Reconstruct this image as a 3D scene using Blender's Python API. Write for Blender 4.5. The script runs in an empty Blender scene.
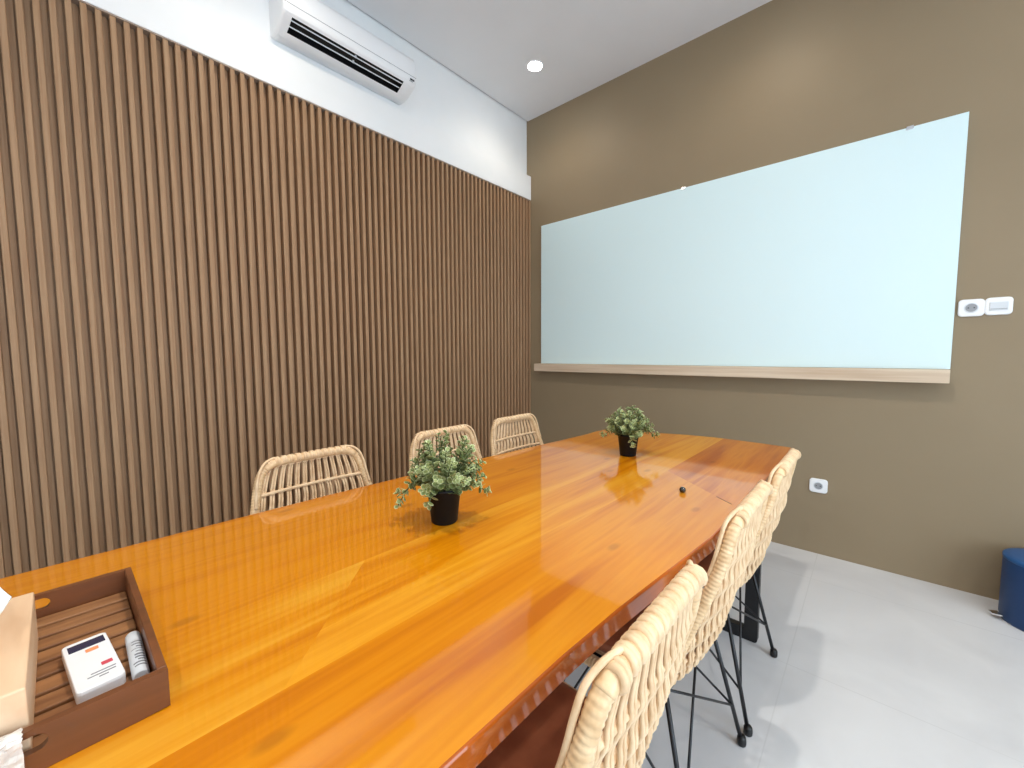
import bpy, bmesh, math, random
from mathutils import Vector, Matrix
PI = math.pi
C = bpy.context.scene.collection
sc = bpy.context.scene
sc.view_settings.view_transform = 'Standard'
sc.view_settings.look = 'None'
sc.view_settings.gamma = 1.0
sc.view_settings.use_curve_mapping = False
sc.view_settings.exposure = 0.22

# ------------------------------------------------------------------ materials
def lin(c):
    return tuple(((v/255/12.92) if v/255 <= 0.04045 else ((v/255+0.055)/1.055)**2.4) for v in c) + (1.0,)

def base_mat(name, rgb, rough=0.5, metallic=0.0, coat=0.0, coat_rough=0.03, spec=0.5):
    m = bpy.data.materials.new(name); m.use_nodes = True
    b = m.node_tree.nodes['Principled BSDF']
    b.inputs['Base Color'].default_value = lin(rgb)
    b.inputs['Roughness'].default_value = rough
    b.inputs['Metallic'].default_value = metallic
    b.inputs['Coat Weight'].default_value = coat
    b.inputs['Coat Roughness'].default_value = coat_rough
    b.inputs['Specular IOR Level'].default_value = spec
    return m, b, m.node_tree

def noise_mat(name, rgb, rgb2, scale=(8, 8, 8), rough=0.5, coat=0.0, bump=0.0, detail=4, coat_rough=0.03, spec=0.5, lo=0.35, hi=0.65, off=(0, 0, 0), distort=0.0):
    m, b, nt = base_mat(name, rgb, rough, coat=coat, coat_rough=coat_rough, spec=spec)
    tc = nt.nodes.new('ShaderNodeTexCoord'); mp = nt.nodes.new('ShaderNodeMapping')
    mp.inputs['Scale'].default_value = scale; mp.inputs['Location'].default_value = off
    n = nt.nodes.new('ShaderNodeTexNoise'); n.inputs['Scale'].default_value = 1.0
    n.inputs['Detail'].default_value = detail; n.inputs['Distortion'].default_value = distort
    cr = nt.nodes.new('ShaderNodeValToRGB')
    cr.color_ramp.elements[0].position = lo; cr.color_ramp.elements[0].color = lin(rgb)
    cr.color_ramp.elements[1].position = hi; cr.color_ramp.elements[1].color = lin(rgb2)
    nt.links.new(tc.outputs['Object'], mp.inputs['Vector']); nt.links.new(mp.outputs['Vector'], n.inputs['Vector'])
    nt.links.new(n.outputs['Fac'], cr.inputs['Fac']); nt.links.new(cr.outputs['Color'], b.inputs['Base Color'])
    if bump:
        bp = nt.nodes.new('ShaderNodeBump'); bp.inputs['Strength'].default_value = bump; bp.inputs['Distance'].default_value = 0.002
        nt.links.new(n.outputs['Fac'], bp.inputs['Height']); nt.links.new(bp.outputs['Normal'], b.inputs['Normal'])
    return m

def wood_mat(name, stops, off, scale=(9, 0.8, 9), knots=True, coat=1.0, rough=0.35):
    """lacquered wood: broad streaks along y, a finer grain over them and a few small knots"""
    m, b, nt = base_mat(name, stops[0], rough, coat=coat, coat_rough=0.05, spec=0.08)
    N = nt.nodes.new; L = nt.links.new
    tc = N('ShaderNodeTexCoord'); mp = N('ShaderNodeMapping')
    mp.inputs['Scale'].default_value = scale; mp.inputs['Location'].default_value = off
    L(tc.outputs['Object'], mp.inputs['Vector'])
    n1 = N('ShaderNodeTexNoise'); n1.inputs['Scale'].default_value = 1.0; n1.inputs['Detail'].default_value = 3; n1.inputs['Distortion'].default_value = 0.7
    L(mp.outputs['Vector'], n1.inputs['Vector'])
    mp2 = N('ShaderNodeMapping'); mp2.inputs['Scale'].default_value = (scale[0]*9, scale[1]*3, scale[2]*9)
    L(tc.outputs['Object'], mp2.inputs['Vector'])
    n2 = N('ShaderNodeTexNoise'); n2.inputs['Scale'].default_value = 1.0; n2.inputs['Detail'].default_value = 5
    L(mp2.outputs['Vector'], n2.inputs['Vector'])
    mx = N('ShaderNodeMath'); mx.operation = 'MULTIPLY_ADD'; mx.inputs[1].default_value = 0.28
    sub = N('ShaderNodeMath'); sub.operation = 'SUBTRACT'; sub.inputs[1].default_value = 0.5
    L(n2.outputs['Fac'], sub.inputs[0]); L(sub.outputs[0], mx.inputs[0]); L(n1.outputs['Fac'], mx.inputs[2])
    cr = N('ShaderNodeValToRGB'); e = cr.color_ramp.elements
    e[0].position = 0.28; e[0].color = lin(stops[0]); e[1].position = 0.72; e[1].color = lin(stops[-1])
    for i, s in enumerate(stops[1:-1]):
        k = e.new(0.28 + 0.44*(i+1)/(len(stops)-1)); k.color = lin(s)
    L(mx.outputs[0], cr.inputs['Fac'])
    out = cr.outputs['Color']
    if knots:
        mp3 = N('ShaderNodeMapping'); mp3.inputs['Scale'].default_value = (3.6, 1.7, 1); mp3.inputs['Location'].default_value = (off[1]+.3, off[0]+.17, 0)
        L(tc.outputs['Object'], mp3.inputs['Vector'])
        v = N('ShaderNodeTexVoronoi'); v.inputs['Scale'].default_value = 1.0; v.voronoi_dimensions = '2D'
        L(mp3.outputs['Vector'], v.inputs['Vector'])
        kr = N('ShaderNodeValToRGB'); kr.color_ramp.elements[0].position = 0.02; kr.color_ramp.elements[0].color = (1, 1, 1, 1)
        kr.color_ramp.elements[1].position = 0.05; kr.color_ramp.elements[1].color = (0, 0, 0, 1)
        L(v.outputs['Distance'], kr.inputs['Fac'])
        mk = N('ShaderNodeMix'); mk.data_type = 'RGBA'
        fm = N('ShaderNodeMath'); fm.operation = 'MULTIPLY'; fm.inputs[1].default_value = 0.35
        L(kr.outputs['Color'], fm.inputs[0]); L(fm.outputs[0], mk.inputs['Factor'])
        L(out, mk.inputs['A']); mk.inputs['B'].default_value = lin((120, 58, 14)); out = mk.outputs['Result']
    L(out, b.inputs['Base Color'])
    return m

M = {}
M['wall_white'] = noise_mat('white_paint', (236, 238, 238), (240, 241, 241), (3, 3, 3), 0.75)
M['wall_brown'] = noise_mat('taupe_paint', (143, 126, 100), (146, 129, 103), (2, 2, 2), 0.55, spec=0.35)
M['ceiling'] = noise_mat('ceiling_paint', (226, 227, 229), (230, 231, 233), (2, 2, 2), 0.8)
M['dark'] = base_mat('dark_recess', (25, 25, 27), 0.9)[0]
M['slat'] = noise_mat('fluted_wood_panel', (154, 119, 88), (168, 135, 103), (130, 130, 3), 0.6, detail=3, spec=0.3)
M['slat_cap'] = noise_mat('panel_cap', (150, 132, 118), (165, 148, 132), (40, 4, 40), 0.55)
M['board'] = base_mat('frosted_white_glass', (218, 240, 243), 0.38, spec=0.35)[0]
M['board_edge'] = base_mat('glass_edge', (150, 190, 185), 0.2)[0]
M['chrome'] = base_mat('chrome', (220, 220, 222), 0.12, metallic=1.0)[0]
M['shelf'] = noise_mat('pale_oak', (196, 172, 146), (218, 200, 176), (1.6, 30, 40), 0.55, detail=6, bump=0.1)
M['plastic'] = base_mat('white_plastic', (240, 241, 242), 0.35)[0]
M['plastic_grey'] = base_mat('grey_plastic', (150, 152, 155), 0.45)[0]
M['plastic_pale'] = base_mat('pale_grey_plastic', (215, 220, 224), 0.4)[0]
M['black'] = base_mat('black_plastic', (14, 14, 15), 0.4)[0]
M['black_metal'] = base_mat('black_metal', (18, 18, 22), 0.38)[0]
M['leg_metal'] = noise_mat('black_powder_coat', (20, 20, 22), (26, 26, 28), (60, 60, 60), 0.45)
M['rattan'] = noise_mat('rattan_cane', (216, 180, 138), (234, 204, 164), (40, 40, 40), 0.42, detail=3)
M['rattan_wrap'] = noise_mat('rattan_wrapping', (212, 174, 128), (232, 200, 156), (55, 55, 55), 0.42, detail=3)
M['cushion'] = noise_mat('brown_leather', (150, 86, 58), (172, 104, 72), (14, 14, 14), 0.4, bump=0.2, detail=5)
M['tie'] = base_mat('tan_tie', (196, 122, 84), 0.6)[0]
M['bin'] = base_mat('blue_enamel', (2, 54, 104), 0.45)[0]
M['bin_lid'] = base_mat('blue_lid', (28, 84, 140), 0.4)[0]
M['pot'] = base_mat('black_pot', (9, 14, 18), 0.55, spec=0.3)[0]
M['soil'] = noise_mat('soil', (40, 30, 22), (60, 46, 34), (80, 80, 80), 0.9)
M['stem'] = base_mat('green_stem', (92, 104, 62), 0.6)[0]
M['tray'] = noise_mat('brown_tray_wood', (98, 55, 25), (124, 71, 35), (30, 4, 30), 0.42, detail=5, coat=0.3, coat_rough=0.2)
M['tray_slat'] = noise_mat('tray_slat_wood', (124, 80, 46), (166, 116, 72), (50, 5, 30), 0.5, detail=5)
M['pine'] = noise_mat('pale_box_wood', (226, 186, 146), (238, 204, 168), (5, 30, 30), 0.5, detail=5)
M['tissue'] = base_mat('tissue_paper', (246, 247, 248), 0.9)[0]
M['wrap'] = noise_mat('milky_plastic', (196, 186, 176), (226, 220, 212), (30, 60, 30), 0.3)
M['display'] = base_mat('dark_display', (48, 48, 74), 0.2)[0]
M['orange'] = base_mat('orange_key', (246, 150, 96), 0.5)[0]
M['red'] = base_mat('red_key', (206, 70, 84), 0.5)[0]
M['print'] = base_mat('grey_print', (120, 122, 128), 0.6)[0]
# leaf: grey-green with paler rim/faces
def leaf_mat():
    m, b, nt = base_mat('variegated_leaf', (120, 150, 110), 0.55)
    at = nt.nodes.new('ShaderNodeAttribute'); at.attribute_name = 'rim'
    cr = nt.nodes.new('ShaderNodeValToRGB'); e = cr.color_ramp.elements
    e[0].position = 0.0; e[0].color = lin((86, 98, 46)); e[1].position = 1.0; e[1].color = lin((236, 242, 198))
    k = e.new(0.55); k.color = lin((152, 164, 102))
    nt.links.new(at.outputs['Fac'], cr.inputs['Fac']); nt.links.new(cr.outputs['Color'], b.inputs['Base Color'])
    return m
M['leaf'] = leaf_mat()
W_EDGE = wood_mat('lacquered_wood_edge', [(140, 60, 6), (172, 82, 10), (186, 96, 16)], (3, 1, 0), coat=1.0)
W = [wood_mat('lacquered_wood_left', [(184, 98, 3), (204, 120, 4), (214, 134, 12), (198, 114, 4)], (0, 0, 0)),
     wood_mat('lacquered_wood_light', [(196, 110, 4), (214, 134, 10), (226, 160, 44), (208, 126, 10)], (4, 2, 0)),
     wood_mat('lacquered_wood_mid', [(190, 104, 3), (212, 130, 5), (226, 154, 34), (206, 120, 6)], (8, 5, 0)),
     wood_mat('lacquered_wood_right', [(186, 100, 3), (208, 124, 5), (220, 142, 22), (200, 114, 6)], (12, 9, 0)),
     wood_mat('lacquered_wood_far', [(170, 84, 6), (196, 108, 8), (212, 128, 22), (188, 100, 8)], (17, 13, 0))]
# floor tiles
def floor_mat():
    m, b, nt = base_mat('porcelain_tile', (216, 216, 216), 0.22)
    N = nt.nodes.new; L = nt.links.new
    tc = N('ShaderNodeTexCoord'); br = N('ShaderNodeTexBrick'); br.offset = 0.0
    br.inputs['Scale'].default_value = 1.0; br.inputs['Brick Width'].default_value = 0.8; br.inputs['Row Height'].default_value = 0.8
    br.inputs['Mortar Size'].default_value = 0.0022; br.inputs['Mortar Smooth'].default_value = 0.2
    mp = N('ShaderNodeMapping'); mp.inputs['Location'].default_value = (0.14, 0.36, 0)
    L(tc.outputs['Object'], mp.inputs['Vector']); L(mp.outputs['Vector'], br.inputs['Vector'])
    n = N('ShaderNodeTexNoise'); n.inputs['Scale'].default_value = 2.2; n.inputs['Detail'].default_value = 5; n.inputs['Distortion'].default_value = 0.8
    L(tc.outputs['Object'], n.inputs['Vector'])
    cr = N('ShaderNodeValToRGB'); cr.color_ramp.elements[0].position = 0.3; cr.color_ramp.elements[0].color = lin((206, 206, 207))
    cr.color_ramp.elements[1].position = 0.7; cr.color_ramp.elements[1].color = lin((220, 220, 220))
    L(n.outputs['Fac'], cr.inputs['Fac']); L(cr.outputs['Color'], br.inputs['Color1']); L(cr.outputs['Color'], br.inputs['Color2'])
    br.inputs['Mortar'].default_value = lin((206, 206, 206))
    L(br.outputs['Color'], b.inputs['Base Color'])
    return m
M['floor'] = floor_mat()

# ------------------------------------------------------------------ helpers
def link(o): C.objects.link(o); return o
def obj(name, bm, mats, parent=None, smooth=False, loc=None):
    me = bpy.data.meshes.new(name)
    bmesh.ops.recalc_face_normals(bm, faces=bm.faces)
    bm.to_mesh(me); bm.free()
    if not isinstance(mats, (list, tuple)): mats = [mats]
    for m in mats: me.materials.append(m)
    if smooth:
        for p in me.polygons: p.use_smooth = True
    o = bpy.data.objects.new(name, me); link(o)
    if parent: o.parent = parent
    if loc: o.location = loc
    return o
def thing(name, label, cat, loc=(0, 0, 0), rotz=0, group=None):
    o = bpy.data.objects.new(name, None); link(o); o.empty_display_size = 0.1
    o.location = loc; o.rotation_euler = (0, 0, rotz)
    return tag(o, label, cat, group)
def tag(o, label, cat, group=None):
    o['label'] = label; o['category'] = cat
    if group: o['group'] = group
    return o
def struct(name, bm, m, label, smooth=False):
    o = obj(name, bm, m, smooth=smooth); o['kind'] = 'structure'; o['label'] = label; o['category'] = name.split('_')[0]
    return o
def box(bm, x0, x1, y0, y1, z0, z1, mi=0):
    v = [bm.verts.new(p) for p in ((x0,y0,z0),(x1,y0,z0),(x1,y1,z0),(x0,y1,z0),(x0,y0,z1),(x1,y0,z1),(x1,y1,z1),(x0,y1,z1))]
    fs = [bm.faces.new([v[i] for i in q]) for q in ((3,2,1,0),(4,5,6,7),(0,1,5,4),(1,2,6,5),(2,3,7,6),(3,0,4,7))]
    for f in fs: f.material_index = mi
    return fs
def bbox(bm, x0, x1, y0, y1, z0, z1, r=0.004, seg=2, mi=0):
    fs = box(bm, x0, x1, y0, y1, z0, z1, mi)
    ed = list({e for f in fs for e in f.edges})
    bmesh.ops.bevel(bm, geom=ed, offset=r, segments=seg, affect='EDGES', profile=0.5, clamp_overlap=True)
def tube(bm, pts, r, n=8, closed=False, cap=True, mi=0):
    """tube along points; r is a number or a list; rotation-minimising frames"""
    P = [Vector(p) for p in pts]; N = len(P)
    R = r if isinstance(r, (list, tuple)) else [r]*N
    T = []
    for i in range(N):
        a = P[(i-1) % N] if (closed or i > 0) else P[i]; b = P[(i+1) % N] if (closed or i < N-1) else P[i]
        t = (b-a); T.append(t.normalized() if t.length > 1e-9 else Vector((0, 0, 1)))
    u = T[0].orthogonal().normalized(); rings = []
    for i in range(N):
        u = (u - T[i]*u.dot(T[i])); u = u.normalized() if u.length > 1e-6 else T[i].orthogonal().normalized()
        w = T[i].cross(u)
        rings.append([bm.verts.new(P[i] + (u*math.cos(2*PI*k/n) + w*math.sin(2*PI*k/n))*R[i]) for k in range(n)])
    rng = range(N) if closed else range(N-1)
    for i in rng:
        A = rings[i]; B = rings[(i+1) % N]; sh = 0
        if closed and i == N-1:
            sh = min(range(n), key=lambda s: (A[0].co-B[s].co).length)
        for k in range(n):
            f = bm.faces.new((A[k], A[(k+1) % n], B[(k+1+sh) % n], B[(k+sh) % n])); f.material_index = mi; f.smooth = True
    if cap and not closed:
        f = bm.faces.new(list(reversed(rings[0]))); f.material_index = mi
        f = bm.faces.new(rings[-1]); f.material_index = mi
def lathe(bm, prof, n=40, cx=0, cy=0, mi=0, z0=0):
    """prof: list of (r,z)"""
    rings = []
    for r, z in prof:
        if r < 1e-6: rings.append([bm.verts.new((cx, cy, z+z0))])
        else: rings.append([bm.verts.new((cx+r*math.cos(2*PI*k/n), cy+r*math.sin(2*PI*k/n), z+z0)) for k in range(n)])
    for A, B in zip(rings, rings[1:]):
        for k in range(n):
            if len(A) == 1 and len(B) == 1: continue
            if len(A) == 1: f = bm.faces.new((A[0], B[k], B[(k+1) % n]))
            elif len(B) == 1: f = bm.faces.new((A[k], A[(k+1) % n], B[0]))
            else: f = bm.faces.new((A[k], A[(k+1) % n], B[(k+1) % n], B[k]))
            f.material_index = mi; f.smooth = True
def rrect(w, h, r, n=5):
    out = []
    for cx, cy, a0 in ((w/2-r, h/2-r, 0), (-w/2+r, h/2-r, PI/2), (-w/2+r, -h/2+r, PI), (w/2-r, -h/2+r, 1.5*PI)):
        for k in range(n+1):
            a = a0 + PI/2*k/n; out.append((cx+r*math.cos(a), cy+r*math.sin(a)))
    return out
def prism(bm, loops, cap0=True, cap1=True, mi=0, smooth=False):
    """loops: list of equal-length lists of 3-D points, bridged in order"""
    V = [[bm.verts.new(p) for p in L] for L in loops]; n = len(V[0])
    for A, B in zip(V, V[1:]):
        for k in range(n):
            f = bm.faces.new((A[k], A[(k+1) % n], B[(k+1) % n], B[k])); f.material_index = mi; f.smooth = smooth
    if cap0: bm.faces.new(list(reversed(V[0]))).material_index = mi
    if cap1: bm.faces.new(V[-1]).material_index = mi
    return V
def catmull(P, per=6, closed=False):
    P = [Vector(p) for p in P]; N = len(P); out = []
    rng = range(N) if closed else range(N-1)
    g = (lambda i: P[i % N]) if closed else (lambda i: P[max(0, min(N-1, i))])
    for i in rng:
        a, b, c, d = g(i-1), g(i), g(i+1), g(i+2)
        for k in range(per):
            t = k/per
            out.append(0.5*((2*b)+(c-a)*t+(2*a-5*b+4*c-d)*t*t+(3*b-a-3*c+d)*t**3))
    if not closed: out.append(P[-1].copy())
    return out
def resample(P, step):
    out = [P[0]]; acc = 0.0; L = 0
    for a, b in zip(P, P[1:]): L += (b-a).length
    n = max(2, int(L/step)); st = L/n; need = st
    pos = 0.0
    for a, b in zip(P, P[1:]):
        l = (b-a).length
        while pos + l >= need - 1e-9 and len(out) < n:
            out.append(a.lerp(b, (need-pos)/l)); need += st
        pos += l
    out.append(P[-1]); return out
def dup(root, loc, rotz, label, group=None):
    r = root.copy(); link(r); r.location = loc; r.rotation_euler = (0, 0, rotz); r['label'] = label
    if group: r['group'] = group
    for ch in list(root.children):
        c = ch.copy(); link(c); c.parent = r
        for g in list(ch.children):
            d = g.copy(); link(d); d.parent = c
    return r

# ------------------------------------------------------------------ room shell
RX, RY, RZ = 4.7, -4.5, 3.311      # right wall x, near wall y, ceiling z
SX, SZ, FZ, FX = 0.0461, 2.6076, 2.815, 0.051
bm = bmesh.new(); box(bm, -0.15, RX+0.15, RY-0.15, 0.15, -0.1, 0.0); struct('floor', bm, M['floor'], 'pale grey glossy porcelain tile floor')
bm = bmesh.new(); box(bm, 0.013, RX, RY, 0.0, RZ, RZ+0.012); box(bm, -0.15, RX+0.15, RY-0.15, 0.15, RZ+0.05, RZ+0.12)
struct('ceiling', bm, M['ceiling'], 'flat pale grey painted ceiling with a shadow gap at the left wall')
bm = bmesh.new(); box(bm, -0.15, 0.0, RY-0.15, 0.15, 0, RZ+0.05)
struct('wall_left', bm, M['wall_white'], 'white upper wall carrying the air conditioner')
bm = bmesh.new(); box(bm, 0.0, RX+0.15, 0.0, 0.15, 0, RZ+0.05)
struct('wall_back', bm, M['wall_brown'], 'taupe brown painted wall behind the glass board')
bm = bmesh.new(); box(bm, 0.0, RX+0.15, RY-0.15, RY, 0, RZ+0.05)
struct('wall_front', bm, M['wall_white'], 'white wall behind the viewer')
WY0, WY1, WZ0, WZ1 = -3.7, -1.3, 0.35, 2.5
bm = bmesh.new()
box(bm, RX, RX+0.15, RY, WY0, 0, RZ+0.05); box(bm, RX, RX+0.15, WY1, 0, 0, RZ+0.05)
box(bm, RX, RX+0.15, WY0, WY1, 0, WZ0); box(bm, RX, RX+0.15, WY0, WY1, WZ1, RZ+0.05)
struct('wall_right', bm, M['wall_white'], 'white side wall with a wide window')
bm = bmesh.new()
box(bm, RX+0.04, RX+0.10, WY0, WY0+0.05, WZ0, WZ1); box(bm, RX+0.04, RX+0.10, WY1-0.05, WY1, WZ0, WZ1)
box(bm, RX+0.04, RX+0.10, WY0+0.05, WY1-0.05, WZ0, WZ0+0.05); box(bm, RX+0.04, RX+0.10, WY0+0.05, WY1-0.05, WZ1-0.05, WZ1)
box(bm, RX+0.04, RX+0.10, -2.53, -2.47, WZ0+0.05, WZ1-0.05)
win = struct('window_1', bm, M['plastic'], 'wide white framed window in the side wall')
gl = bpy.data.materials.new('window_glass'); gl.use_nodes = True
nt = gl.node_tree; nt.nodes.clear()
o_ = nt.nodes.new('ShaderNodeOutputMaterial'); tr = nt.nodes.new('ShaderNodeBsdfTransparent'); gs = nt.nodes.new('ShaderNodeBsdfGlossy')
gs.inputs['Roughness'].default_value = 0.02; mxs = nt.nodes.new('ShaderNodeMixShader'); mxs.inputs[0].default_value = 0.06
nt.links.new(tr.outputs[0], mxs.inputs[1]); nt.links.new(gs.outputs[0], mxs.inputs[2]); nt.links.new(mxs.outputs[0], o_.inputs[0])
bm = bmesh.new(); box(bm, RX+0.066, RX+0.072, WY0+0.05, WY1-0.05, WZ0+0.05, WZ1-0.05)
g = obj('pane', bm, gl, win)
# fluted wood cladding on the lower left wall
bm = bmesh.new()
prof = []; y = RY; pitch = 0.0420; y -= 0
n_sl = int(-RY/pitch)
y0s = -n_sl*pitch
for i in range(n_sl):
    a = y0s + i*pitch
    prof += [(0.014, a), (0.014, a+0.0168), (0.0025, a+0.0170), (0.0025, a+0.0225), (SX-0.0018, a+0.0226), (SX, a+0.0244), (SX, a+0.0400), (SX-0.0018, a+0.0418)]
for z in (0.0, SZ-0.006): pass
lo = [bm.verts.new((x, yy, 0.001)) for x, yy in prof]; hi = [bm.verts.new((x, yy, SZ-0.007)) for x, yy in prof]
for k in range(len(prof)-1): bm.faces.new((lo[k], lo[k+1], hi[k+1], hi[k]))

slt = obj('trim_1', bm, M['slat']); slt['kind'] = 'structure'; slt['label'] = 'brown fluted wooden wall cladding of narrow vertical ribs'; slt['category'] = 'trim'
bm = bmesh.new(); box(bm, 0.0005, 0.0485, y0s, -0.0005, SZ-0.0065, SZ-0.0005)
struct('trim_2', bm, M['slat_cap'], 'thin grey brown cap strip along the top of the fluted cladding')
bm = bmesh.new(); bbox(bm, 0.0005, FX, RY+0.001, -0.0005, SZ, FZ, r=0.002)
struct('trim_3', bm, M['wall_white'], 'white boxed ledge above the fluted cladding')

# ------------------------------------------------------------------ glass board and shelf
BL, BR, BT, BB = 0.181, 2.746, 2.347, 1.1185
t = thing('whiteboard', 'large frosted white glass writing board on the brown wall', 'whiteboard', ((BL+BR)/2, -0.012, BB))
bm = bmesh.new(); bbox(bm, -(BR-BL)/2, (BR-BL)/2, -0.006, 0.004, 0, BT-BB, r=0.0012, seg=1)
obj('glass_panel', bm, M['board'], t)
for cx in (2.544, 1.419):
    bm = bmesh.new(); bbox(bm, cx-(BL+BR)/2-0.014, cx-(BL+BR)/2+0.014, -0.0095, 0.011, BT-BB-0.012, BT-BB+0.006, r=0.002)
    obj('clip', bm, M['chrome'], t)
bm = bmesh.new(); bbox(bm, -1.2875, 1.2875, -0.0995, 0, 0, 0.067, r=0.002)
sh = obj('wall_shelf', bm, M['shelf'], loc=(1.4515, -0.0005, 1.0505)); tag(sh, 'long pale oak pen ledge under the white glass board', 'shelf')

# ------------------------------------------------------------------ sockets and switch
def plate(name, label, cat, x, z, kind, group=None):
    t = thing(name, label, cat, (x, 0, z), 0, group)
    bm = bmesh.new(); w, h = 0.087, 0.083
    loops = [[(p[0], yy, p[1]) for p in rrect(w-i, h-i, 0.016)] for yy, i in ((-0.0003, 0.001), (-0.007, 0), (-0.0105, 0.004), (-0.0115, 0.010))]
    prism(bm, loops); obj('cover_plate', bm, M['plastic'], t)
    if kind == 'socket':
        bm = bmesh.new()
        n = 32; L = lambda r, yy: [(r*math.cos(2*PI*k/n), yy, r*math.sin(2*PI*k/n)) for k in range(n)]
        prism(bm, [L(0.024, -0.0112), L(0.0235, -0.0128), L(0.0205, -0.0132), L(0.0195, -0.0118)], cap0=False)
        obj('socket_ring', bm, M['plastic_pale'], t)
        bm = bmesh.new(); prism(bm, [L(0.0194, -0.0114), L(0.0194, -0.0121)]); obj('socket_face', bm, M['plastic_grey'], t)
        for s in (-1, 1):
            bm = bmesh.new(); prism(bm, [[(s*0.0095+0.0028*math.cos(2*PI*k/12), yy, 0.0028*math.sin(2*PI*k/12)) for k in range(12)] for yy in (-0.0121, -0.0126)])
            obj('pin_hole', bm, M['black'], t)
    else:
        bm = bmesh.new(); bbox(bm, -0.029, 0.029, -0.0155, -0.0112, -0.019, 0.019, r=0.002); obj('rocker', bm, M['plastic_pale'], t)
        bm = bmesh.new()
        box(bm, -0.026, 0.026, -0.0159, -0.0156, -0.0145, -0.0115); obj('rocker_line', bm, M['plastic_grey'], t)
plate('wall_socket', 'white wall socket high beside the glass board, left of the switch', 'socket', 2.801, 1.417, 'socket')
plate('light_switch', 'white rocker light switch right of the high socket', 'switch', 2.888, 1.419, 'switch')
plate('wall_socket', 'white wall socket low on the brown wall behind the chairs', 'socket', 2.247, 0.415, 'socket')

# ------------------------------------------------------------------ air conditioner
AY0, AY1 = -2.125, -1.338
t = thing('air_conditioner', 'white split air conditioner mounted high on the white wall', 'air conditioner', (0, (AY0+AY1)/2, 2.868))
def ac_profile():
    P = [(0.0005, 0.004), (0.03, 0.0), (0.065, 0.0), (0.100, 0.006), (0.140, 0.022), (0.176, 0.042), (0.186, 0.052), (0.192, 0.066), (0.194, 0.084), (0.193, 0.15), (0.189, 0.185), (0.178, 0.208), (0.160, 0.216), (0.0005, 0.218)]
    return P
P = ac_profile(); ya, yb = AY0-(AY0+AY1)/2, AY1-(AY0+AY1)/2
oa, ob = -2.080-(AY0+AY1)/2, -1.425-(AY0+AY1)/2
bm = bmesh.new()
ys = [ya, ya+0.004, ya+0.012, oa, ob, yb-0.012, yb-0.004, yb]
ins = [0.012, 0.004, 0, 0, 0, 0, 0.004, 0.012]
cen = (0.09, 0.11)
def shrink(p, d):
    x, z = p
    return (x if x < 0.01 else x - d*(1 if x > 0.17 else x/0.2*0.6), z + (d if z < 0.07 else -d if z > 0.19 else 0))
V = [[bm.verts.new((shrink(p, d)[0], yy, shrink(p, d)[1])) for p in P] for yy, d in zip(ys, ins)]
for j in range(len(ys)-1):
    for k in range(len(P)-1):
        if j == 3 and k in (3, 4): continue     # the air outlet stays open
        f = bm.faces.new((V[j][k], V[j][k+1], V[j+1][k+1], V[j+1][k])); f.smooth = k not in (2, 5)
    bm.faces.new((V[j][-1], V[j][0], V[j+1][0], V[j+1][-1]))
bm.faces.new(V[0]); bm.faces.new(V[-1])
body = obj('casing', bm, M['plastic'], t)
bm = bmesh.new()
q = [(0.100, 0.0062), (0.0965, 0.052), (0.15, 0.085), (0.176, 0.0422)]
for k in range(3):
    a, b = q[k], q[k+1]
    bm.faces.new([bm.verts.new(p) for p in ((a[0], oa, a[1]), (a[0], ob, a[1]), (b[0], ob, b[1]), (b[0], oa, b[1]))])
for yy in (oa, ob): bm.faces.new([bm.verts.new((x, yy, z)) for x, z in q])
obj('air_outlet', bm, M['black'], t)
for fr in (0.36, 0.74):
    cx = 0.100+0.076*fr; cz = 0.0062+0.036*fr+0.004
    bm = bmesh.new()
    prism(bm, [[(cx+dx, yy, cz+dz) for dx, dz in ((-0.003, 0.0), (0.0, -0.0014), (0.003, 0.003), (0.0, 0.0044))] for yy in (oa+0.001, ob-0.001)])
    lv = obj('louver', bm, M['plastic_pale'], t)
    bm = bmesh.new(); box(bm, cx-0.004, cx+0.004, -0.004, 0.004, cz-0.001, cz+0.012); obj('louver_post', bm, M['plastic_pale'], lv)
bm = bmesh.new(); box(bm, 0.150, 0.1955, ya+0.006, yb-0.006, 0.0895, 0.0915); obj('panel_seam', bm, M['plastic_grey'], t)
bm = bmesh.new(); box(bm, 0.19, 0.1952, yb-0.050, yb-0.020, 0.0655, 0.0745); obj('indicator', bm, M['black'], t)
bm = bmesh.new(); box(bm, 0.19, 0.1943, yb-0.056, yb-0.030, 0.0585, 0.0600); obj('maker_mark', bm, M['plastic_grey'], t)

# ------------------------------------------------------------------ downlights
em = bpy.data.materials.new('lamp_glow'); em.use_nodes = True; nt = em.node_tree; nt.nodes.clear()
o_ = nt.nodes.new('ShaderNodeOutputMaterial'); e_ = nt.nodes.new('ShaderNodeEmission'); e_.inputs['Color'].default_value = (1, 0.96, 0.9, 1); e_.inputs['Strength'].default_value = 45
nt.links.new(e_.outputs[0], o_.inputs[0])
LAMPS = [(0.504, -0.514, 'round recessed ceiling downlight shining near the far left corner', 9),
         (1.93, -0.55, 'recessed ceiling downlight above the glass board', 9),
         (3.36, -0.55, 'recessed ceiling downlight above the switches', 7),
         (0.65, -2.25, 'recessed ceiling downlight in front of the air conditioner', 16),
         (2.06, -2.25, 'recessed ceiling downlight above the middle of the table', 84),
         (3.60, -2.25, 'recessed ceiling downlight over the open floor', 34),
         (1.89, -3.9, 'recessed ceiling downlight behind the table end', 25),
         (3.60, -3.9, 'recessed ceiling downlight in the near right corner', 22)]
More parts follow.
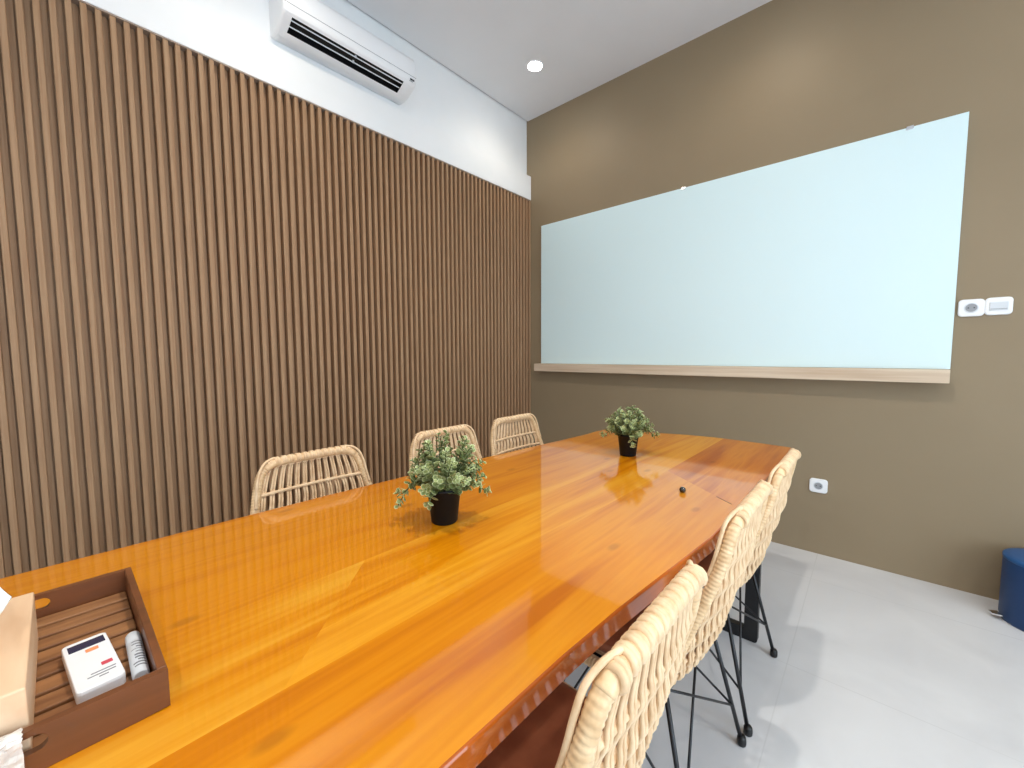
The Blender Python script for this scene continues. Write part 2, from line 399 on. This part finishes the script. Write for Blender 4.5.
for i, (x, y, lab, pw) in enumerate(LAMPS):
    t = thing('ceiling_downlight', lab, 'light', (x, y, RZ), 0, 'recessed ceiling downlights')
    bm = bmesh.new(); lathe(bm, [(0.062, -0.0002), (0.061, -0.003), (0.057, -0.005), (0.053, -0.004), (0.052, -0.0015)], 36)
    obj('trim_ring', bm, M['plastic'], t, True)
    bm = bmesh.new(); lathe(bm, [(0.0515, -0.0012), (0.02, -0.0022), (0.0, -0.0026)], 36); obj('lens', bm, em, t, True)
    l = bpy.data.lights.new('downlight_lamp', 'SPOT'); l.energy = pw; l.spot_size = math.radians(150); l.spot_blend = 0.9; l.shadow_soft_size = 0.035
    l.color = (1.0, 0.95, 0.88) if y < -1 and x > 1 else (1.0, 0.88, 0.72)
    lo_ = bpy.data.objects.new('downlight_lamp', l); link(lo_); lo_.parent = t; lo_.location = (0, 0, -0.04)

# ------------------------------------------------------------------ table
RE = [(2.120, -3.35), (2.122, -3.05), (2.126, -2.72), (2.132, -2.50), (2.142, -2.335), (2.165, -2.10), (2.181, -1.93), (2.186, -1.70), (2.186, -1.30), (2.187, -0.95), (2.189, -0.72)]
FE = [(2.186, -0.662), (2.176, -0.654), (2.05, -0.640), (1.863, -0.634), (1.715, -0.654), (1.545, -0.715), (1.36, -0.775)]
LE = [(1.275, -0.82), (1.262, -0.90), (1.264, -1.0), (1.246, -1.24), (1.215, -1.6), (1.18, -2.0), (1.158, -2.41), (1.154, -2.70), (1.148, -3.05), (1.148, -3.35)]
out = [Vector((x, y, 0)) for x, y in RE+FE+LE]
def offset(poly, d):
    n = len(poly); r = []
    for i in range(n):
        a = (poly[i]-poly[i-1]).normalized(); b = (poly[(i+1) % n]-poly[i]).normalized()
        na = Vector((-a.y, a.x, 0)); nb = Vector((-b.y, b.x, 0)); m_ = (na+nb); m_ = m_.normalized()
        r.append(poly[i] + m_*d/max(0.5, m_.dot(na)))
    return r
t = thing('conference_table', 'long glossy orange brown wooden slab table with black metal legs', 'table', (1.66, -2.0, 0))
ox, oy = 1.66, -2.0
bm = bmesh.new()
rings = [(0.75, 0.004), (0.7488, 0.0014), (0.746, 0), (0.712, 0.001), (0.703, 0.008), (0.700, 0.03)]
loops = [[(p.x-ox, p.y-oy, z) for p in offset(out, d)] for z, d in rings]
V = [[bm.verts.new(p) for p in L] for L in loops]; n = len(out)
for A, B in zip(V, V[1:]):
    for k in range(n):
        f = bm.faces.new((A[k], A[(k+1) % n], B[(k+1) % n], B[k])); f.material_index = 0
bm.faces.new(V[-1]).material_index = 0
top = bm.faces.new(V[0]); top.material_index = 1
def cut(p, nrm, sel):
    fs = [f for f in bm.faces if f.material_index >= 1 and sel(f.calc_center_median())]
    geom = fs + list({e for f in fs for e in f.edges}) + list({v for f in fs for v in f.verts})
    bmesh.ops.bisect_plane(bm, geom=geom, plane_co=Vector(p)-Vector((ox, oy, 0)), plane_no=nrm, dist=1e-5)
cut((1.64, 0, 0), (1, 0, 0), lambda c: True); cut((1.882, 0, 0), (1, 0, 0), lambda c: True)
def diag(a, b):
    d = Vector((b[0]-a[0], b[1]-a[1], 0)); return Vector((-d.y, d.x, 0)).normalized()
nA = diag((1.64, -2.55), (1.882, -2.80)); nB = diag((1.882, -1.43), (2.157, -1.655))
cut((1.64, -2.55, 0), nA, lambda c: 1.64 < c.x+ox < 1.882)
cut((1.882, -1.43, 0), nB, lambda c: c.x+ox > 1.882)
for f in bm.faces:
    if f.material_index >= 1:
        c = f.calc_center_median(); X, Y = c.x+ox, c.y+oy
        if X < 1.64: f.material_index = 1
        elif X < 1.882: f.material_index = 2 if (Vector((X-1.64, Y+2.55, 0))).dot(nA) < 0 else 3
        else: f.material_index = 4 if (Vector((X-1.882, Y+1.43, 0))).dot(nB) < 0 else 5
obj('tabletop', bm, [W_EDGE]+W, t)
bm = bmesh.new(); box(bm, -0.0012, 0.0012, -0.033, 0.033, 0.7500, 0.7503)
bj = obj('board_joint', bm, M['dark'], t); bj.location = (2.133-ox, -1.636-oy, 0); bj.rotation_euler = (0, 0, math.atan2(.037, .048)+PI/2+PI/2+0.0)
bj.rotation_euler = (0, 0, math.atan2(-0.048, -0.037)+0.0)
def frame_leg(cy):
    bm = bmesh.new(); x0, x1, z0, z1, w, d = 1.24-ox, 2.150-ox, 0.001, 0.6995, 0.050, 0.030
    o_ = [(x0, z0), (x1, z0), (x1, z1), (x0, z1)]; i_ = [(x0+w, z0+w), (x1-w, z0+w), (x1-w, z1-w), (x0+w, z1-w)]
    o1 = rrect(x1-x0, z1-z0, 0.012, 4); i1 = rrect(x1-x0-2*w, z1-z0-2*w, 0.004, 4)
    cx, cz = (x0+x1)/2, (z0+z1)/2
    A = [[bm.verts.new((cx+p[0], cy-oy+s*d/2, cz+p[1])) for p in L] for L in (o1, i1) for s in (-1, 1)]
    n = len(o1)
    for k in range(n):
        j = (k+1) % n
        bm.faces.new((A[0][k], A[0][j], A[2][j], A[2][k])); bm.faces.new((A[1][k], A[3][k], A[3][j], A[1][j]))
        bm.faces.new((A[0][k], A[1][k], A[1][j], A[0][j])); bm.faces.new((A[2][k], A[2][j], A[3][j], A[3][k]))
    return obj('leg_frame', bm, M['leg_metal'], t)
frame_leg(-1.10); frame_leg(-3.0)

# ------------------------------------------------------------------ rattan chairs (local +x faces the table)
HALF = [(-.271, 0, .844), (-.270, .08, .8435), (-.268, .120, .841), (-.265, .146, .831), (-.261, .163, .812), (-.256, .174, .785), (-.243, .188, .73), (-.217, .204, .65), (-.184, .217, .56), (-.162, .223, .49), (-.141, .227, .437), (-.108, .229, .406), (-.05, .229, .398), (.10, .226, .402), (.19, .214, .407), (.245, .182, .404), (.262, .12, .401), (.266, 0, .400)]
SEC = [(-.266, .844, .146, .005), (-.258, .79, .167, .010), (-.243, .73, .183, .017), (-.217, .65, .199, .025), (-.184, .56, .212, .032), (-.162, .49, .217, .036), (-.141, .437, .220, .034), (-.105, .402, .222, .016), (-.05, .392, .223, 0.0), (.10, .392, .219, 0), (.19, .398, .206, 0), (.262, .401, .15, 0)]
ROWS = (14, 21, 27, 34, 41, 48)
SC = catmull([(a, b, c) for a, b, c, d in SEC], 8); SB = [v.x for v in catmull([(d, 0, 0) for a, b, c, d in SEC], 8)]
def surf(i, u):
    v = SC[i]; x = v.x - SB[i]*(1-u*u) ; z = v.y
    if v.x > -.1: z -= 0.012*(1-u*u)
    return Vector((x, u*v.z, z))
def make_chair(label):
    t = thing('rattan_chair', label, 'chair', (0, 0, 0), 0, 'rattan chairs around the table')
    # wrapped frame: sides and seat rim
    full = HALF + [(x, -y, z) for x, y, z in reversed(HALF[1:-1])]
    loop = catmull(full, 10, closed=True)
    L = resample(loop + [loop[0]], 0.0022)[:-1]
    n_back = [p for p in L]
    # top rail (thicker, broad wraps) and side frame (fine wraps)
    def is_top(p): return p.z > 0.825
    idx = [i for i, p in enumerate(L) if is_top(p)]
    k0 = next(i for i in range(len(L)) if is_top(L[i]) and not is_top(L[i-1]))
    Lr = L[k0:] + L[:k0]; nt_ = len(idx)
    topP = Lr[:nt_+1]; sideP = Lr[nt_-2:] + [Lr[0], Lr[1]]
    bm = bmesh.new(); P_ = topP
    tube(bm, P_[::3]+[P_[-1]], 0.0145, 16); obj('top_rail', bm, M['rattan_wrap'], t)
    bm = bmesh.new(); rr = [0.0118*(1+0.17*(abs(math.sin(PI*i*0.0022/0.0092)))**0.6) for i in range(len(sideP))]
    tube(bm, sideP, rr, 12); obj('side_frame', bm, M['rattan_wrap'], t)
    # binding cane curling over each top corner
    for s in (-1, 1):
        bm = bmesh.new()
        pts = catmull([(-.268, s*.120, .8585), (-.258, s*.148, .852), (-.248, s*.168, .832), (-.242, s*.180, .800), (-.235, s*.187, .76), (-.224, s*.194, .715)], 8)
        tube(bm, pts, 0.0045, 8); obj('binding_cane', bm, M['rattan'], t)
    # canes: pairs running from the top rail down the back and along the seat
    NP = 13; kb = 7*8
    bmb = bmesh.new(); bms = bmesh.new()
    for j in range(NP):
        for dlt in (-1, 1):
            u = -0.90 + 1.80*j/(NP-1) + dlt*0.0235
            pts = [surf(i, u) for i in range(0, kb+3)]
            p0 = pts[0]; uu = abs(u)
            c = Vector((-.270, u*.152, 0.8438 - (max(0, uu-.7)/.2)**2*.0055))
            arc = [c + Vector((0.0127*math.cos(a), 0, 0.0127*math.sin(a))) for a in (math.radians(d) for d in (300, 270, 240, 210, 180, 150, 120, 90, 60, 30, 5))]
            body_ = []; rb = []
            for i in range(3, len(pts)):
                w_ = sum(math.exp(-((i-r_)/1.9)**2)*(0.6 if r_ == 14 else 1) for r_ in ROWS)
                tv = (surf(i+1, u)-surf(i-1, u)).normalized(); nv = tv.cross(Vector((0, 1, 0)))
                if nv.x > 0: nv = -nv
                body_.append(pts[i] + nv*0.0095*w_); rb.append(0.0037 + 0.0007*w_)
            P_ = arc + body_; rad = [0.0062]*9 + [0.0054, 0.0047] + rb
            tube(bmb, P_, rad, 7)
            pts = [surf(i, u) for i in range(kb, len(SC))]
            pts[-1] = pts[-1]
            tube(bms, pts[::2]+[pts[-1]], 0.0036, 5)
    # knotted rows: two canes twisting around each other across the back
    def row(bmx, i, r=0.0058):
        pts = []; rr_ = []; nn = (NP-1)*8+6
        for k in range(nn+1):
            u = -0.99 + 1.98*k/nn; p = surf(i, u)
            pts.append(p); rr_.append(r*(1+0.35*max(0, math.cos(2*PI*(u+0.90)/0.15))) if abs(u) < 0.95 else r)
        tube(bmx, pts, rr_, 8)
    for i in ROWS: row(bmb, i)
    for i in (58, 66, 74, 82): row(bms, i)
    obj('backrest', bmb, M['rattan'], t); obj('seat', bms, M['rattan'], t)
    # cushion
    bm = bmesh.new(); n = 40
    def ring(sc_, z): return [(x*sc_+0.052, y*sc_, z) for x, y in rrect(0.355, 0.405, 0.07, 9)]
    prism(bm, [ring(a_, z_-0.046) for a_, z_ in ((0.93, 0.4615), (0.985, 0.465), (1.0, 0.475), (0.995, 0.486), (0.965, 0.494), (0.88, 0.499), (0.6, 0.503), (0.2, 0.504))], smooth=True)
    cu = obj('cushion', bm, M['cushion'], t)
    bm = bmesh.new(); pts = catmull([(-.112, .190, .430), (-.128, .214, .425), (-.118, .236, .398), (-.112, .222, .380), (-.116, .220, .352)], 6)
    tube(bm, pts, [0.003+0.0035*(k/len(pts)) for k in range(len(pts))], 6); obj('cushion_tie', bm, M['tie'], cu)
    # wire base
    bm = bmesh.new(); fr = [(p[0]+0.0, p[1], 0.384) for p in rrect(0.27, 0.36, 0.03, 4)]
    tube(bm, fr, 0.005, 8, closed=True)
    tube(bm, [(-0.134, 0, .384), (0.134, 0, .384)], 0.0045, 8)
    obj('seat_frame', bm, M['black_metal'], t)
    legs = {}
    for sx in (-1, 1):
        for sy in (-1, 1):
            a = Vector((sx*0.133, sy*0.178, 0.382)); b = Vector((-.222 if sx < 0 else .205, sy*0.222, 0.012))
            bm = bmesh.new(); tube(bm, [a, a.lerp(b, .5), b], 0.0062, 10)
            lg = obj('leg', bm, M['black_metal'], t)
            bm = bmesh.new(); lathe(bm, [(0.0, 0.0005), (0.010, 0.0005), (0.0128, 0.004), (0.0134, 0.012), (0.0125, 0.024), (0.0095, 0.030), (0.0, 0.031)], 20, b.x, b.y)
            obj('foot_cap', bm, M['black'], lg)
            legs[(sx, sy)] = (a, b, a.lerp(b, 0.70))
    for (sx, sy), (a, b, j) in legs.items():
        for tx, ty in ((-sx, sy), (sx, -sy)):
            e = Vector((tx*0.134, ty*0.150, 0.382)) if tx == -sx else Vector((tx*0.10, ty*0.179, 0.382))
            bm = bmesh.new(); tube(bm, [j, e], 0.0036, 8); obj('brace', bm, M['black_metal'], t)
    return t
ch = make_chair('rattan chair at the near end of the right side, tucked under the table')
ch.location = (1.985, -2.44, 0); ch.rotation_euler = (0, 0, PI)
G = 'rattan chairs around the table'
dup(ch, (1.985, -1.865, 0), PI, 'middle rattan chair on the open floor side of the table', G)
dup(ch, (1.992, -1.37, 0), PI, 'rattan chair on the open floor side, nearest the low wall socket', G)
dup(ch, (1.245, -2.39, 0), 0, 'rattan chair on the fluted panel side, nearest the wooden tray', G)
dup(ch, (1.245, -1.80, 0), 0, 'rattan chair on the fluted panel side, directly behind the larger plant', G)
dup(ch, (1.245, -1.305, 0), 0, 'rattan chair on the fluted panel side, nearest the room corner', G)

# ------------------------------------------------------------------ potted plants
def plant(loc, label, seed, nst, spread, hgt, lean, droop=()):
    rnd = random.Random(seed)
    t = thing('potted_plant', label, 'plant', loc, 0, 'potted plants on the table')
    bm = bmesh.new(); lathe(bm, [(0.0, 0.0005), (0.033, 0.0005), (0.035, 0.003), (0.0445, 0.088), (0.047, 0.089), (0.0475, 0.096), (0.0455, 0.097), (0.043, 0.090), (0.043, 0.08)], 40)
    obj('pot', bm, M['pot'], t, True)
    bm = bmesh.new(); lathe(bm, [(0.0425, 0.081), (0.02, 0.084), (0.0, 0.085)], 24); obj('soil', bm, M['soil'], t, True)
    bms = bmesh.new(); bml = bmesh.new(); lay = bml.verts.layers.float.new('rim')
    def leaf(p, d, nrm, r, pale):
        d = d.normalized(); nrm = (nrm - d*nrm.dot(d)).normalized(); w = d.cross(nrm)
        N_ = 9; cup = 0.28*r
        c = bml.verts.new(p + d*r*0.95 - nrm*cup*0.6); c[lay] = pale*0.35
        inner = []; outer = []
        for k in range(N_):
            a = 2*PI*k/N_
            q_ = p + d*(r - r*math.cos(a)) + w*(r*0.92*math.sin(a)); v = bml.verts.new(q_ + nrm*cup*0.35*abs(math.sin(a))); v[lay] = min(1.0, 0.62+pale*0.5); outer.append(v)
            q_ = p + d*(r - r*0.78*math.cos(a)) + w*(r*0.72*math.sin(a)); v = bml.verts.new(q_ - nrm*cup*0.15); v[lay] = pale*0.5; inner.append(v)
        for k in range(N_):
            j = (k+1) % N_
            f = bml.faces.new((c, inner[k], inner[j])); f.smooth = True
            f = bml.faces.new((inner[k], outer[k], outer[j], inner[j])); f.smooth = True
    stems = []
    for i in range(nst):
        az = 2*PI*(i+rnd.uniform(-.35, .35))*0.618*1.0 + rnd.uniform(-.2, .2)
        el = rnd.uniform(0.02, 1.0)
        rad = spread*(1-0.62*el*el)*rnd.uniform(0.8, 1.08); h = hgt*(0.22+0.78*el)*rnd.uniform(0.88, 1.05)
        stems.append((az, rad, h, 0))
    for az, rad, h in droop: stems.append((az, rad, h, 1))
    for az, rad, h, dr in stems:
        ca, sa = math.cos(az), math.sin(az)
        b = Vector((0.022*ca, 0.022*sa, 0.083))
        if dr: P4 = [b, b+Vector((ca*rad*.45, sa*rad*.45, .035)), b+Vector((ca*rad*.85, sa*rad*.85, h*0.4)), b+Vector((ca*rad, sa*rad, h))]
        else: P4 = [b, b+Vector((ca*rad*.25+lean[0]*.2, sa*rad*.25+lean[1]*.2, h*.42)), b+Vector((ca*rad*.62, sa*rad*.62, h*.78))+Vector(lean+(0,))*.6, b+Vector((ca*rad*.95, sa*rad*.95, h))+Vector(lean+(0,))]
        pts = catmull(P4, 7); tube(bms, pts[::2]+[pts[-1]], [0.0016]*len(pts[::2]+[pts[-1]]), 5)
        nn = len(pts)
        for k in range(4, nn, 2):
            f = k/(nn-1); d = (pts[min(k+1, nn-1)]-pts[k-1]).normalized()
            side = d.orthogonal().normalized(); rot = Matrix.Rotation(k*0.785+az*3, 3, d)
            r = (0.0100 - 0.0048*max(0, f-.45)/.55)*rnd.uniform(.85, 1.2)
            for s in (0, 1) if k % 8 else (0, 1, 2):
                dirv = Matrix.Rotation(s*(PI if k % 8 else 2.1), 3, d) @ (rot @ side)
                out_ = (dirv + d*rnd.uniform(.25, .8) + Vector((0, 0, rnd.uniform(-.15, .25)))).normalized()
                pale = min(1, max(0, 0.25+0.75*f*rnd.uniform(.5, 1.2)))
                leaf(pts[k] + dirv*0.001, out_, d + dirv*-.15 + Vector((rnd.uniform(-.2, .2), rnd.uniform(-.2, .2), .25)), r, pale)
    st = obj('stems', bms, M['stem'], t)
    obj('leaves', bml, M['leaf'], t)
    return t
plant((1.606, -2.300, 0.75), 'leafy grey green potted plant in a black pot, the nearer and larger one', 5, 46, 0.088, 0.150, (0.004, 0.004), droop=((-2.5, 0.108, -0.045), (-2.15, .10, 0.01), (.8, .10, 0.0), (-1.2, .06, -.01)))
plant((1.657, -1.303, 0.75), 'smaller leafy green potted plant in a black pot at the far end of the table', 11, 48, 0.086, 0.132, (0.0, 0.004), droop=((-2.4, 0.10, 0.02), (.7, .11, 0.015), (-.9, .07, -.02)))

# ------------------------------------------------------------------ small black bead
bm = bmesh.new(); lathe(bm, [(0, 0.0003), (0.006, 0.0003), (0.0095, 0.004), (0.0105, 0.009), (0.009, 0.014), (0.005, 0.0175), (0, 0.0185)], 24)
bd = obj('bead', bm, base_mat('shiny_black', (20, 14, 14), 0.15, coat=1)[0], loc=(2.012, -1.645, 0.75)); tag(bd, 'small shiny dark round bead lying on the bare tabletop', 'bead')

# ------------------------------------------------------------------ tray and what stands in it
TX0, TX1, TY0, TY1, TZ = 1.418, 1.800, -3.205, -2.905, 0.75
t = thing('serving_tray', 'brown wooden tray with slatted floor and cut out handles on the table corner', 'tray', ((TX0+TX1)/2, (TY0+TY1)/2, TZ))
cx, cy = (TX0+TX1)/2, (TY0+TY1)/2; hx, hy = (TX1-TX0)/2, (TY1-TY0)/2; th = 0.0095
def slot_wall(x0, x1):
    bm = bmesh.new(); n = 16; loops = []
    w, h, zc = 0.096, 0.019, 0.0335
    sl = rrect(w, h, h/2-0.0001, 6)
    outr = []
    for (a, b) in sl:
        ang = math.atan2(b, a)
        k = min((hy)/abs(math.cos(ang)) if abs(math.cos(ang)) > 1e-6 else 1e9, 1e9)
        outr.append((a, b))
    # rectangle corresponding points
    O = []
    for a, b in sl:
        if abs(b) >= h/2-1e-4 or abs(a) < w/2-h/2+1e-4: O.append((a*(hy)/(w/2), 0.0505-zc if b > 0 else 0.0005-zc))
        else:
            O.append(((hy if a > 0 else -hy), (0.0505-zc)*(b/(h/2)) if b > 0 else (zc-0.0005)*(b/(h/2))))
    # snap corners
    V = []
    for x in (x0, x1):
        V.append([bm.verts.new((x, a, zc+b)) for a, b in O]); V.append([bm.verts.new((x, a, zc+b)) for a, b in sl])
    n = len(sl)
    for k in range(n):
        j = (k+1) % n
        bm.faces.new((V[0][k], V[0][j], V[1][j], V[1][k])); bm.faces.new((V[2][k], V[3][k], V[3][j], V[2][j]))
        bm.faces.new((V[1][k], V[1][j], V[3][j], V[3][k])); bm.faces.new((V[0][k], V[2][k], V[2][j], V[0][j]))
    # close the four corner triangles left by the mapping
    return obj('handle_side', bm, M['tray'], t)
slot_wall(hx-th, hx); slot_wall(-hx, -hx+th)
for s in (-1, 1):
    bm = bmesh.new(); a, b = sorted((s*hy, s*(hy-th))); bbox(bm, -hx+th, hx-th, a, b, 0.0005, 0.0505, r=0.001, seg=1); obj('side_board', bm, M['tray'], t)
bm = bmesh.new(); box(bm, -hx+th, hx-th, -hy+th, hy-th, 0.0008, 0.004); obj('tray_base', bm, M['tray'], t)
ns = 9; pw_ = (2*(hx-th))/ns
for k in range(ns):
    a = -hx+th+k*pw_
    bm = bmesh.new(); bbox(bm, a+0.004, a+pw_-0.004, -hy+th+0.001, hy-th-0.001, 0.004, 0.013, r=0.0018); obj('slat', bm, M['tray_slat'], t)
FZ_ = TZ+0.0132
# remote control
A = Vector((1.601, -2.996, 0)); B = Vector((1.592, -2.955, 0)); D = Vector((1.738, -2.984, 0))
ux = (D-A).normalized(); ang = math.atan2(ux.y, ux.x)
t = thing('remote_control', 'white remote control with dark display lying in the wooden tray', 'remote control', (1.667, -2.968, FZ_), math.radians(5))
bm = bmesh.new(); Lr_, Wr = 0.138, 0.046
prism(bm, [[(x*s, y*s, z) for x, y in rrect(Lr_, Wr, 0.007, 4)] for z, s in ((0.0003, .96), (0.003, 1), (0.014, 1), (0.0172, .985), (0.018, .95))]); obj('body', bm, M['plastic'], t)
bm = bmesh.new(); box(bm, -0.058, -0.039, -0.018, 0.019, 0.018, 0.0185); obj('display', bm, M['display'], t)
bm = bmesh.new(); bbox(bm, -0.032, -0.024, -0.003, 0.010, 0.018, 0.0192, r=0.001); obj('orange_button', bm, M['orange'], t)
bm = bmesh.new(); bbox(bm, 0.018, 0.026, 0.006, 0.017, 0.018, 0.0190, r=0.001); obj('red_button', bm, M['red'], t)
for x0, y0, y1 in ((0.036, -0.006, 0.018), (0.0425, -0.010, 0.017), (0.049, 0.000, 0.009)):
    bm = bmesh.new(); box(bm, x0, x0+0.0022, y0, y1, 0.018, 0.0182); obj('printed_line', bm, M['print'], t)
# marker pen
t = thing('marker_pen', 'white board marker with grey print beside the tray edge', 'marker pen', (1.686, -2.9248, FZ_+0.0092), math.radians(-1.0))
bm = bmesh.new(); R_ = 0.009; n = 20
Lc = lambda x, r: [(x, r*math.cos(2*PI*k/n), r*math.sin(2*PI*k/n)) for k in range(n)]
prism(bm, [Lc(-0.058, 0.0068), Lc(-0.055, 0.0088), Lc(-0.030, 0.009), Lc(-0.029, 0.0086), Lc(-0.028, 0.009), Lc(0.055, 0.009), Lc(0.058, 0.0075)], smooth=True); pen = obj('barrel', bm, M['plastic_pale'], t)
rnd = random.Random(3)
bm = bmesh.new()
for k in range(10):
    x0 = -0.024+k*0.0072; w_ = rnd.uniform(0.0015, 0.0040)
    a0, a1 = math.radians(35), math.radians(110+rnd.uniform(-25, 25))
    q0 = [(x0, 0.00915*math.cos(a0+(a1-a0)*j/5), 0.00915*math.sin(a0+(a1-a0)*j/5)) for j in range(6)]
    v0 = [bm.verts.new(p) for p in q0]; v1 = [bm.verts.new((p[0]+w_, p[1], p[2])) for p in q0]
    for j in range(5): bm.faces.new((v0[j], v0[j+1], v1[j+1], v1[j]))
obj('print', bm, M['print'], t)
# tissue box
t = thing('tissue_box', 'pale wooden tissue box standing in the brown tray', 'tissue box', (1.648, -3.084, FZ_))
bm = bmesh.new(); bx, by, bz = 0.136, 0.064, 0.078
slot = rrect(0.15, 0.04, 0.0195, 6)
bbox(bm, -bx, bx, -by, by, 0.0003, bz, r=0.002)
obj('box_body', bm, M['pine'], t)
bm = bmesh.new(); prism(bm, [[(x, y, z) for x, y in slot] for z in (bz, bz+0.0004)]); obj('opening', bm, M['dark'], t)
bm = bmesh.new(); rnd = random.Random(9); nu, nv = 26, 12; g_ = []
for i in range(nu):
    a = 2*PI*i/nu; rw = []
    for j in range(nv):
        f = j/(nv-1); r = 0.012+0.050*f**1.3; wob = 1+0.28*math.sin(3*a+5*f)+0.16*math.sin(7*a-3*f)
        rw.append(bm.verts.new((-0.035+1.3*r*wob*math.cos(a), 0.0+0.70*r*wob*math.sin(a), bz+0.0010+0.052*math.sin(min(1, f*1.25)*PI*0.62)*(1+0.25*math.sin(4*a)) )))
    g_.append(rw)
for i in range(nu):
    for j in range(nv-1):
        f = bm.faces.new((g_[i][j], g_[(i+1) % nu][j], g_[(i+1) % nu][j+1], g_[i][j+1])); f.smooth = True
obj('tissue', bm, M['tissue'], t)
# crumpled plastic wrapper over the tray rim
bm = bmesh.new(); rnd = random.Random(4); nu, nv = 16, 12; g_ = []
path = catmull([(1.792, 0, .803), (1.801, 0, .8035), (1.807, 0, .797), (1.808, 0, .780), (1.811, 0, .764)], 4)
for i in range(nu):
    y = -3.024-0.075*i/(nu-1)
    g_.append([[p.x+rnd.uniform(0.0, .004), y+rnd.uniform(-.001, .001), p.z+rnd.uniform(0, .002)] for p in path])
V = [[bm.verts.new(p) for p in r] for r in g_]
W2 = [[bm.verts.new((p[0]+.0012, p[1], p[2]+.001)) for p in r] for r in g_]
for G_ in (V, W2):
    for i in range(nu-1):
        for j in range(len(path)-1): bm.faces.new((G_[i][j], G_[i+1][j], G_[i+1][j+1], G_[i][j+1]))
wr = obj('plastic_wrapper', bm, M['wrap']); tag(wr, 'crumpled milky plastic wrapper hanging over the tray rim', 'wrapper')

# ------------------------------------------------------------------ pedal bin
bxx, byy, br_ = 3.071, -0.170, 0.133
t = thing('pedal_bin', 'round dark blue pedal bin on the floor against the brown wall', 'bin', (bxx, byy, 0), 0)
bm = bmesh.new(); lathe(bm, [(0, 0.001), (br_*.97, 0.001), (br_*.98, 0.012), (br_, 0.02), (br_, 0.278)], 56); obj('bin_body', bm, M['bin'], t, True)
bm = bmesh.new(); lathe(bm, [(br_, 0.2785), (br_+0.0015, 0.281), (br_+0.0015, 0.292), (br_-0.004, 0.297), (br_-0.03, 0.299), (0, 0.300)], 56); obj('lid', bm, M['bin_lid'], t, True)
a = math.radians(196)
bm = bmesh.new(); d = Vector((math.cos(a), math.sin(a), 0)); s_ = Vector((-d.y, d.x, 0))
tube(bm, [d*(br_-0.01)+Vector((0, 0, .018)), d*(br_+0.02)+Vector((0, 0, .017))], 0.005, 8)
pl_ = [d*(br_+0.008)-s_*0.02, d*(br_+0.008)+s_*0.02, d*(br_+0.038)+s_*0.014, d*(br_+0.038)-s_*0.014]
prism(bm, [[(p.x, p.y, 0.022) for p in pl_], [(p.x, p.y, 0.027) for p in pl_]])
obj('pedal', bm, M['chrome'], t)

# ------------------------------------------------------------------ daylight
w = bpy.data.worlds.new('World'); sc.world = w; w.use_nodes = True
bg = w.node_tree.nodes['Background']; bg.inputs['Color'].default_value = (0.70, 0.85, 1.0, 1); bg.inputs['Strength'].default_value = 6.2
pl = bpy.data.lights.new('window_portal', 'AREA'); pl.shape = 'RECTANGLE'; pl.size = WY1-WY0; pl.size_y = WZ1-WZ0
pl.cycles.is_portal = True
po = bpy.data.objects.new('window_portal', pl); link(po); po.location = (RX+0.16, (WY0+WY1)/2, (WZ0+WZ1)/2)
po.rotation_euler = Matrix(((0, 0, 1), (1, 0, 0), (0, 1, 0))).to_euler()

# ------------------------------------------------------------------ camera
f_, yaw, pitch_, roll, ca_, cb_ = 405.75, 0.7267, 0.0725, -0.0040, 2.4566, 2.9790
fw = Vector((-math.sin(yaw)*math.cos(pitch_), math.cos(yaw)*math.cos(pitch_), -math.sin(pitch_)))
r0 = Vector((math.cos(yaw), math.sin(yaw), 0)); u0 = r0.cross(fw)
r2 = r0*math.cos(roll)+u0*math.sin(roll); u2 = u0*math.cos(roll)-r0*math.sin(roll)
cd = bpy.data.cameras.new('Camera'); cam = bpy.data.objects.new('Camera', cd); link(cam)
cd.sensor_width = 36; cd.sensor_fit = 'HORIZONTAL'; cd.lens = f_/1024*36; cd.clip_start = 0.02
m = Matrix((r2, u2, -fw)).transposed().to_4x4(); m.translation = Vector((ca_, -cb_, 1.2)); cam.matrix_world = m
sc.camera = cam
sc.cycles.max_bounces = 10; sc.cycles.diffuse_bounces = 5; sc.cycles.glossy_bounces = 4
